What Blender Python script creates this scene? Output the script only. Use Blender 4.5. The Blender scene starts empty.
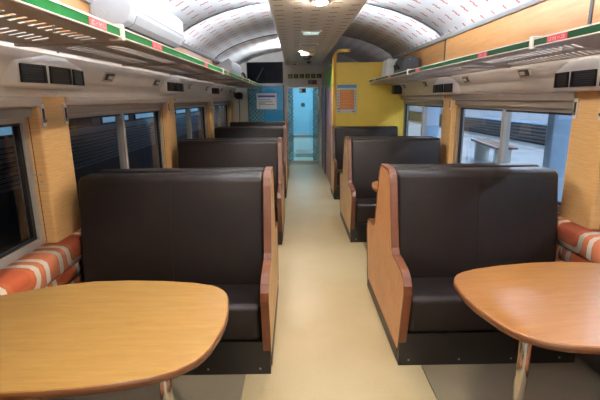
import bpy, bmesh, math, random
from mathutils import Vector, Matrix
random.seed(7)
S = bpy.context.scene
COL = S.collection

# ------------------------------------------------------------------ camera, world, exposure
F_PX, VPX, VPY, CAM_Z, ROLL = 432.0, 296.0, 98.5, 1.5, math.radians(0.6)
pitch = math.atan((200 - VPY) / F_PX)
yaw = math.atan((300 - VPX) / (F_PX / math.cos(pitch)))
fw = Vector((math.sin(yaw) * math.cos(pitch), math.cos(yaw) * math.cos(pitch), -math.sin(pitch)))
rt = Vector((math.cos(yaw), -math.sin(yaw), 0)); up = rt.cross(fw)
cr, sr = math.cos(ROLL), math.sin(ROLL)
rt, up = rt * cr - up * sr, up * cr + rt * sr
cam_data = bpy.data.cameras.new('camera'); cam = bpy.data.objects.new('camera', cam_data); COL.objects.link(cam)
cam_data.sensor_width = 36.0; cam_data.lens = F_PX / 600 * 36.0; cam_data.clip_start = 0.02; cam_data.clip_end = 200
M4 = Matrix((rt, up, -fw)).transposed().to_4x4(); M4.translation = (0, 0, CAM_Z)
cam.matrix_world = M4
S.camera = cam

w = bpy.data.worlds.new('night_sky'); S.world = w; w.use_nodes = True
w.node_tree.nodes['Background'].inputs[0].default_value = (0.006, 0.009, 0.016, 1)
w.node_tree.nodes['Background'].inputs[1].default_value = 1.0
S.view_settings.view_transform = 'Standard'; S.view_settings.look = 'None'
S.view_settings.gamma = 1.0; S.view_settings.use_curve_mapping = False
S.view_settings.exposure = 0.27

COVE_L, DOWN_L, PLAT_L, VEST_L = 190.0, 920.0, 190.0, 80.0     # lamp radiances

# ------------------------------------------------------------------ materials
def lin(c):
    r = []
    for v in c:
        v /= 255.0
        r.append(v / 12.92 if v <= 0.04045 else ((v + 0.055) / 1.055) ** 2.4)
    return (r[0], r[1], r[2], 1.0)

MATS = {}
class NT:
    def __init__(s, name):
        s.m = bpy.data.materials.new(name); s.m.use_nodes = True
        s.t = s.m.node_tree; s.n = s.t.nodes; s.b = s.n['Principled BSDF']
    def new(s, typ, **kw):
        nd = s.n.new(typ)
        for k, v in kw.items():
            setattr(nd, k, v)
        return nd
    def link(s, a, b): s.t.links.new(a, b)
    def math(s, op, a, b=None, c=None):
        nd = s.n.new('ShaderNodeMath'); nd.operation = op
        for i, v in enumerate((a, b, c)):
            if v is None: continue
            if isinstance(v, (int, float)): nd.inputs[i].default_value = v
            else: s.link(v, nd.inputs[i])
        return nd.outputs[0]
    def mix(s, f, a, b):
        nd = s.n.new('ShaderNodeMix'); nd.data_type = 'RGBA'
        for i, v in ((0, f), (6, a), (7, b)):
            if isinstance(v, (int, float)): nd.inputs[i].default_value = v
            elif isinstance(v, tuple): nd.inputs[i].default_value = v
            else: s.link(v, nd.inputs[i])
        return nd.outputs[2]
    def coord(s, kind='Object', scale=(1, 1, 1), rot=(0, 0, 0)):
        tc = s.n.new('ShaderNodeTexCoord'); mp = s.n.new('ShaderNodeMapping')
        mp.inputs['Scale'].default_value = scale; mp.inputs['Rotation'].default_value = rot
        s.link(tc.outputs[kind], mp.inputs[0]); return mp.outputs[0]
    def noise(s, vec, scale=5, detail=4, rough=0.6):
        nd = s.n.new('ShaderNodeTexNoise'); nd.inputs['Scale'].default_value = scale
        nd.inputs['Detail'].default_value = detail; nd.inputs['Roughness'].default_value = rough
        s.link(vec, nd.inputs['Vector']); return nd.outputs['Fac']
    def ramp(s, f, lo, hi):
        nd = s.n.new('ShaderNodeMapRange'); nd.inputs[1].default_value = lo; nd.inputs[2].default_value = hi
        s.link(f, nd.inputs[0]); return nd.outputs[0]
    def bump(s, h, strength=0.2, dist=0.01):
        nd = s.n.new('ShaderNodeBump'); nd.inputs['Strength'].default_value = strength; nd.inputs['Distance'].default_value = dist
        s.link(h, nd.inputs['Height']); s.link(nd.outputs[0], s.b.inputs['Normal'])
    def col(s, v):
        if isinstance(v, tuple): s.b.inputs['Base Color'].default_value = v
        else: s.link(v, s.b.inputs['Base Color'])
    def fin(s, rough=0.5, metal=0.0, spec=None, coat=0.0):
        if isinstance(rough, (int, float)): s.b.inputs['Roughness'].default_value = rough
        else: s.link(rough, s.b.inputs['Roughness'])
        s.b.inputs['Metallic'].default_value = metal
        if spec is not None: s.b.inputs['Specular IOR Level'].default_value = spec
        if coat: s.b.inputs['Coat Weight'].default_value = coat; s.b.inputs['Coat Roughness'].default_value = 0.12
        MATS[s.m.name] = s.m
        return s.m

def plain(name, rgb, rough=0.5, metal=0.0, var=0.06, scale=6, spec=None, coat=0.0):
    t = NT(name); c = lin(rgb)
    n = t.noise(t.coord(), scale, 4)
    k = tuple(max(0, x * (1 - var * 2)) for x in c[:3]) + (1,)
    t.col(t.mix(t.ramp(n, 0.3, 0.7), k, c))
    return t.fin(rough, metal, spec, coat)

def wood(name, a, b, scale=(1, 1, 1), freq=4, rough=0.4, coat=0.0, bump=0.05):
    t = NT(name); v = t.coord('Object', scale)
    n1 = t.noise(v, freq, 6, 0.65); n2 = t.noise(v, freq * 5, 3, 0.5)
    f = t.math('ADD', t.math('MULTIPLY', n1, 0.7), t.math('MULTIPLY', n2, 0.3))
    t.col(t.mix(t.ramp(f, 0.36, 0.66), lin(a), lin(b)))
    t.bump(n2, bump, 0.002)
    return t.fin(rough, 0, None, coat)

def emit(name, rgb, strength):
    t = NT(name); t.b.inputs['Base Color'].default_value = lin(rgb)
    t.b.inputs['Emission Color'].default_value = lin(rgb); t.b.inputs['Emission Strength'].default_value = strength
    return t.fin(0.4)

def glass(name, tint=(1, 1, 1, 1), refl=1.0):
    t = NT(name); t.n.remove(t.b); out = t.n['Material Output']
    tr = t.new('ShaderNodeBsdfTransparent'); tr.inputs[0].default_value = tint
    gl = t.new('ShaderNodeBsdfGlossy'); gl.inputs['Roughness'].default_value = 0.02
    ge = t.new('ShaderNodeNewGeometry'); dt = t.new('ShaderNodeVectorMath', operation='DOT_PRODUCT')
    t.link(ge.outputs['Normal'], dt.inputs[0]); t.link(ge.outputs['Incoming'], dt.inputs[1])
    fr = t.math('MULTIPLY_ADD', t.math('POWER', t.math('SUBTRACT', 1.0, t.math('ABSOLUTE', dt.outputs['Value'])), 5.0), 0.92, 0.08)   # both faces of a pane, Schlick
    mx = t.new('ShaderNodeMixShader')
    t.link(t.math('MULTIPLY', fr, refl), mx.inputs[0])
    t.link(tr.outputs[0], mx.inputs[1]); t.link(gl.outputs[0], mx.inputs[2]); t.link(mx.outputs[0], out.inputs[0])
    MATS[name] = t.m
    return t.m

wood('bench_wood', (196, 158, 106), (222, 188, 136), (6, 1.2, 1.2), 5, 0.38)
wood('bench_wood_warm_light', (186, 128, 78), (210, 154, 102), (6, 1.2, 1.2), 5, 0.36)  # panel wood tinted orange, warm light put into the colour
wood('edge_wood', (88, 44, 18), (108, 58, 26), (4, 2, 2), 5, 0.42)
wood('edge_wood_dark', (80, 44, 26), (100, 58, 36), (4, 2, 2), 5, 0.42)
wood('table_honey_light', (154, 117, 60), (171, 135, 76), (1.3, 12, 4), 3.6, 0.34, 0.2, 0.02)  # table wood with the yellower light of its side painted in
wood('table_warm_light', (134, 88, 42), (150, 104, 54), (1.3, 12, 4), 3.6, 0.38, 0.15, 0.02)  # same table wood, warmer light painted in as orange
wood('table_edge', (92, 54, 26), (116, 72, 38), (2, 2, 20), 4, 0.35)
wood('pillar_wood', (200, 156, 98), (222, 184, 128), (3, 3, 80), 2.6, 0.42, 0, 0.08)
wood('cornice_wood', (168, 120, 70), (188, 142, 92), (3, 1, 16), 2.4, 0.4)

t = NT('leather'); v = t.coord()
n = t.noise(v, 3, 4); nf = t.noise(v, 190, 2)
t.col(t.mix(t.ramp(n, 0.3, 0.7), lin((24, 18, 17)), lin((31, 24, 22))))
t.bump(t.math('ADD', t.math('MULTIPLY', n, 1.5), t.math('MULTIPLY', nf, 0.12)), 0.25, 0.02)
t.fin(0.42, 0, 0.27)

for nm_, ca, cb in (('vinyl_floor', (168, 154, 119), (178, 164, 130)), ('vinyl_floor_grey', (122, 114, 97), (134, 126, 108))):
    t = NT(nm_); v = t.coord()
    n = t.noise(v, 1.6, 3); sp = t.noise(v, 130, 2, 0.7)
    c = t.mix(t.ramp(n, 0.3, 0.7), lin(ca), lin(cb))
    c = t.mix(t.math('MULTIPLY', t.ramp(sp, 0.52, 0.75), 0.4), c, lin((ca[0] - 34, ca[1] - 34, ca[2] - 34)))
    t.col(c); t.fin(0.33, 0, 0.5)

plain('black_plinth', (24, 21, 20), 0.35, 0, 0.1)
plain('floor_joint', (70, 62, 50), 0.7)
plain('chrome', (212, 206, 196), 0.16, 1.0, 0.02)
plain('aluminium', (172, 170, 168), 0.4, 0.3, 0.05)
plain('screw_metal', (170, 165, 155), 0.3, 0.9)
plain('black_rubber', (18, 18, 20), 0.5)
plain('grey_shell', (232, 228, 222), 0.36, 0, 0.05, 2.5)
plain('vent_grey', (232, 230, 226), 0.4, 0, 0.04)
plain('flap_grey', (176, 180, 184), 0.4)
plain('vent_black', (32, 32, 34), 0.45)
plain('louvre_black', (52, 52, 54), 0.4)
plain('blind_grey', (196, 189, 180), 0.55, 0, 0.06)
plain('blind_dark', (146, 138, 128), 0.6, 0, 0.06)
plain('rack_metal', (172, 166, 162), 0.45, 0.2, 0.08, 3)
plain('white_plastic', (184, 189, 193), 0.35, 0, 0.02)
plain('white_trim', (222, 222, 220), 0.35)
plain('strip_green', (18, 104, 48), 0.6, 0, 0.05, 6, 0.1)
plain('strip_green_dark', (10, 56, 28), 0.6, 0, 0.05, 6, 0.1)
plain('label_red', (206, 62, 84), 0.45)
plain('label_red_dark', (170, 40, 56), 0.45)
plain('label_mark', (226, 132, 142), 0.5)
plain('pier_white', (214, 211, 202), 0.5)
plain('lower_wall', (120, 112, 102), 0.6)
plain('duct_dark', (70, 64, 60), 0.5)
plain('yellow_panel', (240, 208, 82), 0.42, 0, 0.03)
plain('yellow_trim', (212, 170, 52), 0.4, 0, 0.05)
plain('green_panel', (98, 150, 50), 0.5)
plain('pink_panel', (176, 140, 138), 0.5)
plain('paper_white', (244, 246, 250), 0.6, 0, 0.01)
plain('ink_blue', (44, 84, 176), 0.6)
plain('ink_grey', (120, 128, 146), 0.6)
plain('poster_orange', (224, 142, 74), 0.55, 0, 0.04)
plain('poster_orange_light', (236, 172, 106), 0.55)
plain('poster_blue', (104, 160, 186), 0.55)
plain('poster_pale', (206, 216, 220), 0.55)
plain('sign_yellow', (202, 204, 110), 0.5)
plain('sign_dark', (44, 44, 40), 0.5)
plain('sign_icon', (150, 152, 124), 0.5)
plain('panel_black', (10, 12, 22), 0.2, 0, 0.1, 3, 0.06)
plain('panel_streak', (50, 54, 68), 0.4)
plain('display_red', (112, 42, 38), 0.4)
plain('display_grey', (96, 98, 100), 0.4)
plain('bulkhead_grey', (206, 202, 196), 0.5)
plain('vestibule_blue', (128, 190, 214), 0.35, 0, 0.05, 2)
plain('vestibule_white', (206, 222, 224), 0.4)
plain('vestibule_floor', (190, 206, 196), 0.25)
plain('steel_step', (150, 158, 156), 0.3, 0.6)
plain('sticker_green', (84, 132, 128), 0.5)
plain('bag_dark', (58, 60, 66), 0.6, 0, 0.1)
plain('case_white', (206, 214, 216), 0.4)
plain('pipe_brown', (104, 76, 52), 0.6)
plain('hose_dark', (40, 40, 46), 0.5)
plain('camera_white', (214, 208, 196), 0.35)
plain('lens_black', (10, 10, 12), 0.1)
plain('joint_dark', (58, 60, 62), 0.5)
plain('joint_light', (176, 180, 184), 0.4, 0.5)
plain('ground_dark', (40, 42, 46), 0.9)
plain('platform_floor', (190, 196, 202), 0.24, 0, 0.12, 0.8)
plain('platform_edge', (150, 152, 152), 0.5)
plain('concrete', (120, 120, 118), 0.7)
plain('train_dark', (44, 50, 60), 0.35, 0.3, 0.1)
plain('train_band', (140, 150, 158), 0.4, 0.3, 0.06)
plain('train_silver', (190, 198, 206), 0.35, 0.3, 0.05)
plain('train_skirt', (46, 48, 50), 0.6)
plain('rib_grey', (72, 74, 78), 0.5)
plain('train_text', (150, 164, 176), 0.5)
plain('column_blue', (152, 182, 210), 0.5, 0, 0.06)
plain('column_plate', (176, 196, 224), 0.5)
plain('bench_brown', (112, 82, 66), 0.5)
plain('bench_leg_white', (186, 190, 186), 0.5)
emit('cove_lamp', (240, 246, 255), COVE_L)
emit('warm_lamp', (255, 236, 212), DOWN_L)
emit('spot_lamp', (255, 244, 226), 1700.0)
emit('small_led', (214, 240, 226), 0.55)
emit('platform_lamp', (214, 232, 255), PLAT_L)
emit('vestibule_lamp', (224, 246, 255), VEST_L)
emit('train_window_glow', (120, 170, 205), 0.55)
emit('train_window_white', (190, 214, 230), 0.8)
glass('window_glass', (0.86, 0.9, 0.92, 1), 1.0)
glass('train_glass', (0.25, 0.28, 0.33, 1), 1.0)
glass('partition_glass', (0.72, 0.86, 0.9, 1), 0.8)
glass('tinted_glass', (0.34, 0.46, 0.50, 1), 0.8)
t = NT('frosted_pattern'); v = t.coord('Object', (1, 1, 1))       # etched diamond border on the door glass
sx = t.new('ShaderNodeSeparateXYZ'); t.link(v, sx.inputs[0])
a_ = t.math('ADD', sx.outputs[0], sx.outputs[2]); b_ = t.math('SUBTRACT', sx.outputs[0], sx.outputs[2])
fa = t.math('ABSOLUTE', t.math('SUBTRACT', t.math('FRACT', t.math('MULTIPLY', a_, 11)), 0.5))
fb = t.math('ABSOLUTE', t.math('SUBTRACT', t.math('FRACT', t.math('MULTIPLY', b_, 11)), 0.5))
msk = t.math('LESS_THAN', t.math('MINIMUM', fa, fb), 0.13)
t.col(t.mix(msk, lin((130, 176, 176)), lin((74, 122, 130))))
tr = t.new('ShaderNodeBsdfTransparent'); mx = t.new('ShaderNodeMixShader'); mx.inputs[0].default_value = 0.55
t.link(tr.outputs[0], mx.inputs[1]); t.link(t.b.outputs[0], mx.inputs[2]); t.link(mx.outputs[0], t.n['Material Output'].inputs[0])
t.fin(0.35)

def printed_panel(name, base, mark, du, dv, lu, lv, slant, rough):   # lining sheet printed with rows of short dashes
    t = NT(name); uv = t.new('ShaderNodeUVMap'); sp = t.new('ShaderNodeSeparateXYZ'); t.link(uv.outputs[0], sp.inputs[0])
    u, vv = sp.outputs[0], sp.outputs[1]
    row = t.math('FLOOR', t.math('DIVIDE', vv, dv))
    fv = t.math('SUBTRACT', t.math('FRACT', t.math('DIVIDE', vv, dv)), 0.5)
    uo = t.math('ADD', t.math('DIVIDE', u, du), t.math('MULTIPLY', row, 0.5))
    fu = t.math('SUBTRACT', t.math('FRACT', uo), 0.5)
    pu = t.math('MULTIPLY', fu, du); pv = t.math('MULTIPLY', fv, dv)
    q = t.math('ADD', pu, t.math('MULTIPLY', pv, slant))
    wav = t.math('MULTIPLY', t.math('SINE', t.math('MULTIPLY', pv, 6.283 / lv)), lu * 0.45)
    m1 = t.math('LESS_THAN', t.math('ABSOLUTE', t.math('ADD', q, wav)), lu)
    m2 = t.math('LESS_THAN', t.math('ABSOLUTE', pv), lv)
    n = t.noise(t.coord(), 1.2, 3)
    basec = t.mix(t.ramp(n, 0.3, 0.7), tuple(x * 0.93 for x in lin(base)[:3]) + (1,), lin(base))
    t.col(t.mix(t.math('MULTIPLY', t.math('MULTIPLY', m1, m2), 0.85), basec, lin(mark)))
    return t.fin(rough)
printed_panel('vault_print', (236, 240, 243), (190, 44, 50), 0.20, 0.17, 0.015, 0.044, 0.35, 0.4)
printed_panel('panel_print', (214, 208, 198), (84, 58, 48), 0.20, 0.155, 0.014, 0.036, 0.25, 0.55)

t = NT('retro_fabric')                                   # orange weave with cream rounded rings
uv = t.new('ShaderNodeUVMap'); sp = t.new('ShaderNodeSeparateXYZ'); t.link(uv.outputs[0], sp.inputs[0])
T_ = 0.54
pu = t.math('MULTIPLY', t.math('SUBTRACT', t.math('FRACT', t.math('DIVIDE', sp.outputs[0], T_)), 0.5), T_)
pv = t.math('SUBTRACT', sp.outputs[1], 0.06)
def rbox(bu, bv, r):
    qu = t.math('SUBTRACT', t.math('ABSOLUTE', pu), bu - r); qv = t.math('SUBTRACT', t.math('ABSOLUTE', pv), bv - r)
    mu = t.math('MAXIMUM', qu, 0.0); mv = t.math('MAXIMUM', qv, 0.0)
    ln = t.math('SQRT', t.math('ADD', t.math('MULTIPLY', mu, mu), t.math('MULTIPLY', mv, mv)))
    return t.math('SUBTRACT', t.math('ADD', ln, t.math('MINIMUM', t.math('MAXIMUM', qu, qv), 0.0)), r)
d = rbox(0.125, 0.150, 0.055)
ring = t.math('LESS_THAN', t.math('ABSOLUTE', d), 0.019)
au = t.math('ABSOLUTE', t.math('SUBTRACT', t.math('ABSOLUTE', pu), 0.205))
ring = t.math('MAXIMUM', ring, t.math('LESS_THAN', au, 0.018))
core = t.math('LESS_THAN', rbox(0.07, 0.095, 0.03), 0.0)
n = t.noise(t.coord(), 120, 2)
oc = t.mix(t.math('LESS_THAN', d, 0.0), lin((206, 122, 82)), lin((204, 108, 64)))
oc = t.mix(core, oc, lin((194, 92, 50)))
oc = t.mix(ring, oc, lin((226, 218, 204)))
t.col(oc); t.bump(n, 0.2, 0.003); t.fin(0.75)

# corrugated dark train side
t = NT('train_ribbed')
t.col(lin((120, 132, 150))); t.fin(0.32, 0.4)

# ------------------------------------------------------------------ mesh helpers
class MB:
    def __init__(s): s.v = []; s.f = []; s.uv = None; s.sm = []
    def add(s, vs, fs, smooth=False):
        o = len(s.v); s.v += [tuple(p) for p in vs]
        for f in fs: s.f.append(tuple(i + o for i in f)); s.sm.append(smooth)
        return s
    def box(s, x0, x1, y0, y1, z0, z1):
        if x0 > x1: x0, x1 = x1, x0
        if y0 > y1: y0, y1 = y1, y0
        if z0 > z1: z0, z1 = z1, z0
        return s.add([(x0, y0, z0), (x1, y0, z0), (x1, y1, z0), (x0, y1, z0), (x0, y0, z1), (x1, y0, z1), (x1, y1, z1), (x0, y1, z1)],
                     [(3, 2, 1, 0), (4, 5, 6, 7), (0, 1, 5, 4), (1, 2, 6, 5), (2, 3, 7, 6), (3, 0, 4, 7)])
    def prism(s, poly, axis, a, b, smooth=False):
        # poly in the plane of the two other axes: x->(y,z)  y->(x,z)  z->(x,y)
        def p(q, h): return (h, q[0], q[1]) if axis == 'x' else (q[0], h, q[1]) if axis == 'y' else (q[0], q[1], h)
        n = len(poly); o = len(s.v)
        s.v += [p(q, a) for q in poly] + [p(q, b) for q in poly]
        s.f.append(tuple(o + i for i in range(n))[::-1]); s.sm.append(False)
        s.f.append(tuple(o + n + i for i in range(n))); s.sm.append(False)
        for i in range(n):
            j = (i + 1) % n; s.f.append((o + i, o + j, o + n + j, o + n + i)); s.sm.append(smooth)
        return s
    def tube(s, pts, r, n=10, cap=True):
        pts = [Vector(p) for p in pts]; o = len(s.v); k = len(pts)
        for i, p in enumerate(pts):
            d = (pts[min(i + 1, k - 1)] - pts[max(i - 1, 0)]).normalized()
            a = d.orthogonal().normalized() if i == 0 else (a - d * a.dot(d)).normalized()
            b = d.cross(a)
            for j in range(n):
                q = 2 * math.pi * j / n; s.v.append(tuple(p + (a * math.cos(q) + b * math.sin(q)) * r))
        for i in range(k - 1):
            for j in range(n):
                j2 = (j + 1) % n; s.f.append((o + i * n + j, o + i * n + j2, o + (i + 1) * n + j2, o + (i + 1) * n + j)); s.sm.append(True)
        if cap:
            s.f.append(tuple(o + j for j in range(n))[::-1]); s.sm.append(False)
            s.f.append(tuple(o + (k - 1) * n + j for j in range(n))); s.sm.append(False)
        return s
    def lathe(s, prof, c=(0, 0, 0), n=20):
        o = len(s.v); m = len(prof)
        for r, z in prof:
            for j in range(n):
                q = 2 * math.pi * j / n; s.v.append((c[0] + r * math.cos(q), c[1] + r * math.sin(q), c[2] + z))
        for i in range(m - 1):
            for j in range(n):
                j2 = (j + 1) % n; s.f.append((o + i * n + j, o + i * n + j2, o + (i + 1) * n + j2, o + (i + 1) * n + j)); s.sm.append(True)
        s.f.append(tuple(o + j for j in range(n))[::-1]); s.sm.append(False)
        s.f.append(tuple(o + (m - 1) * n + j for j in range(n))); s.sm.append(False)
        return s
    def build(s, name, mat, parent=None, bevel=0.0, seg=2, off=(0, 0, 0), uvs=None):
        me = bpy.data.meshes.new(name)
        vs = [(x - off[0], y - off[1], z - off[2]) for x, y, z in s.v]
        me.from_pydata(vs, [], s.f)
        me.polygons.foreach_set('use_smooth', s.sm)
        if uvs:
            ul = me.uv_layers.new(name='UVMap')
            for li, l in enumerate(me.loops): ul.data[li].uv = uvs[l.vertex_index]
        bm = bmesh.new(); bm.from_mesh(me)
        bmesh.ops.recalc_face_normals(bm, faces=bm.faces)
        if bevel:
            es = [e for e in bm.edges if len(e.link_faces) == 2 and e.calc_face_angle(0) > 0.45]
            bmesh.ops.bevel(bm, geom=es, offset=bevel, offset_type='OFFSET', segments=seg, profile=0.5, affect='EDGES', clamp_overlap=True)
            if seg > 1:
                for f in bm.faces: f.smooth = True
        bm.to_mesh(me); bm.free()
        if bevel and seg > 1:
            try: me.set_sharp_from_angle(angle=math.radians(50))
            except Exception: pass
        me.materials.append(MATS[mat])
        o = bpy.data.objects.new(name, me); COL.objects.link(o)
        if parent: o.parent = parent
        return o

def B(*a): return MB().box(*a)
def thing(name, label, cat, loc=(0, 0, 0), group=None):
    o = bpy.data.objects.new(name, None); COL.objects.link(o); o.location = loc; o.empty_display_size = 0.1
    o['label'] = label; o['category'] = cat
    if group: o['group'] = group
    return o
def tag(o, label, cat, group=None):
    o['label'] = label; o['category'] = cat
    if group: o['group'] = group
    return o
def struct(o): o['kind'] = 'structure'; return o
def copy_tree(o, parent=None):
    c = o.copy(); COL.objects.link(c)
    if parent: c.parent = parent
    for ch in list(o.children): copy_tree(ch, c)
    return c
def rel(name, mb, mat, par, **kw):          # mesh given in world coordinates, parented to an unrotated Empty
    return mb.build(name, mat, par, off=par.location, **kw)

# ------------------------------------------------------------------ the car body
XL, XR, XC = -1.37, 1.69, 0.16              # faces of the wall pillars, centre line
Y0, Y1 = -2.45, 9.95                        # rear wall, front bulkhead
PIL = [-2.24, 0.14, 2.52, 4.90, 7.28, 9.66] # pillar centres
PW = 0.15                                   # half width
HEAD, VAL = 1.42, 1.52

floor = struct(B(XL - 0.1, XR + 0.1, Y0 - 0.1, Y1 + 2.6, -0.1, -0.008).build('floor', 'floor_joint'))
B(-0.296, 0.704, Y0, Y1, -0.008, 0).build('vinyl_sheet', 'vinyl_floor', floor)
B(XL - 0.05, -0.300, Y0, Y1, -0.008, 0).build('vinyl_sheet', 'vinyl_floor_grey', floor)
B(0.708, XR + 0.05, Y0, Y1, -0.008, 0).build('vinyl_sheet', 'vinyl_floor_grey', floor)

VP = [(-1.30, 2.13), (-1.22, 2.205), (-1.1, 2.275), (-0.95, 2.345), (-0.75, 2.415), (-0.5, 2.475), (-0.25, 2.51), (0.0, 2.53), (0.16, 2.533)]
def vault_arc(s):
    pts = VP if s < 0 else [(2 * XC - x, z) for x, z in VP]
    L = [0.0]
    for a, b in zip(pts, pts[1:]): L.append(L[-1] + math.dist(a, b))
    return pts, L

ceiling = struct(B(XL - 0.1, XR + 0.1, Y0 - 0.1, Y1, 2.60, 2.66).build('ceiling', 'white_trim'))
SEG = [Y0, 0.1, 2.52, 4.98, 7.36, Y1]
for s in (-1, 1):
    pts, L = vault_arc(s)
    for ya, yb in zip(SEG, SEG[1:]):
        m = MB(); uvs = []
        n = len(pts); ys = [ya + 0.004, yb - 0.004]
        for y in ys:
            for (x, z), l in zip(pts, L): m.v.append((x, y, z)); uvs.append((y, l + 0.07))
        for y in ys:
            for (x, z), l in zip(pts, L): m.v.append((x, y, z + 0.012)); uvs.append((y, 0))
        for i in range(n - 1):
            m.f.append((i, i + 1, n + i + 1, n + i)); m.sm.append(True)
            m.f.append((2 * n + i, 3 * n + i, 3 * n + i + 1, 2 * n + i + 1)); m.sm.append(True)
            m.f.append((i, 2 * n + i, 2 * n + i + 1, i + 1)); m.sm.append(False)
            m.f.append((n + i, n + i + 1, 3 * n + i + 1, 3 * n + i)); m.sm.append(False)
        m.build('vault_panel', 'vault_print', ceiling, uvs=uvs)
    for yb in SEG[1:-1]:                      # cover strip over each joint
        m = MB(); k = len(pts)
        for dz in (-0.006, 0.010):
            for y in (yb - 0.016, yb + 0.016):
                m.v += [(x, y, z + dz) for x, z in pts]
        for i in range(k - 1):
            m.f += [(i, i + 1, k + i + 1, k + i), (2 * k + i, 3 * k + i, 3 * k + i + 1, 2 * k + i + 1),
                    (i, 2 * k + i, 2 * k + i + 1, i + 1), (k + i, k + i + 1, 3 * k + i + 1, 3 * k + i)]
            m.sm += [True, True, False, False]
        m.build('joint_strip', 'joint_light', ceiling)
        m2 = MB()
        for (x0_, z0_), (x1_, z1_) in zip(pts[:5], pts[1:5]):
            pass
        m2.tube([(x, yb - 0.022, z - 0.004) for x, z in pts], 0.006, 6).build('joint_seal', 'joint_dark', ceiling)

# dropped centre panel carrying the lamps
PX0, PX1, PZ = -0.20, 0.58, 2.22
for ya, yb in ((Y0, -0.15), (-0.15, 2.27), (2.27, 4.69), (4.69, 7.1), (7.1, Y1 - 0.1)):
    m = MB(); prof = [(PX0 + 0.02, PZ), (PX1 - 0.02, PZ), (PX1, PZ + 0.02), (PX1, PZ + 0.08), (PX1 - 0.015, PZ + 0.08), (PX1 - 0.015, PZ + 0.055), (PX0 + 0.015, PZ + 0.055), (PX0 + 0.015, PZ + 0.08), (PX0, PZ + 0.08), (PX0, PZ + 0.02)]
    m.prism(prof, 'y', ya + 0.003, yb - 0.003)
    uvs = [(v[1], v[0] - PX0 + 0.0) for v in m.v]
    m.build('center_panel', 'panel_print', ceiling, uvs=uvs)

def side(s, xl_off):                         # x of a point xl_off inside the pillar face, side -1 or +1
    return XL + xl_off if s < 0 else XR - xl_off

B(0.02, 0.36, Y0, Y1 - 0.1, PZ + 0.0565, 2.526).build('cove_divider', 'white_trim', ceiling)  # unseen box added above the panel to keep each cove's light apart

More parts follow.
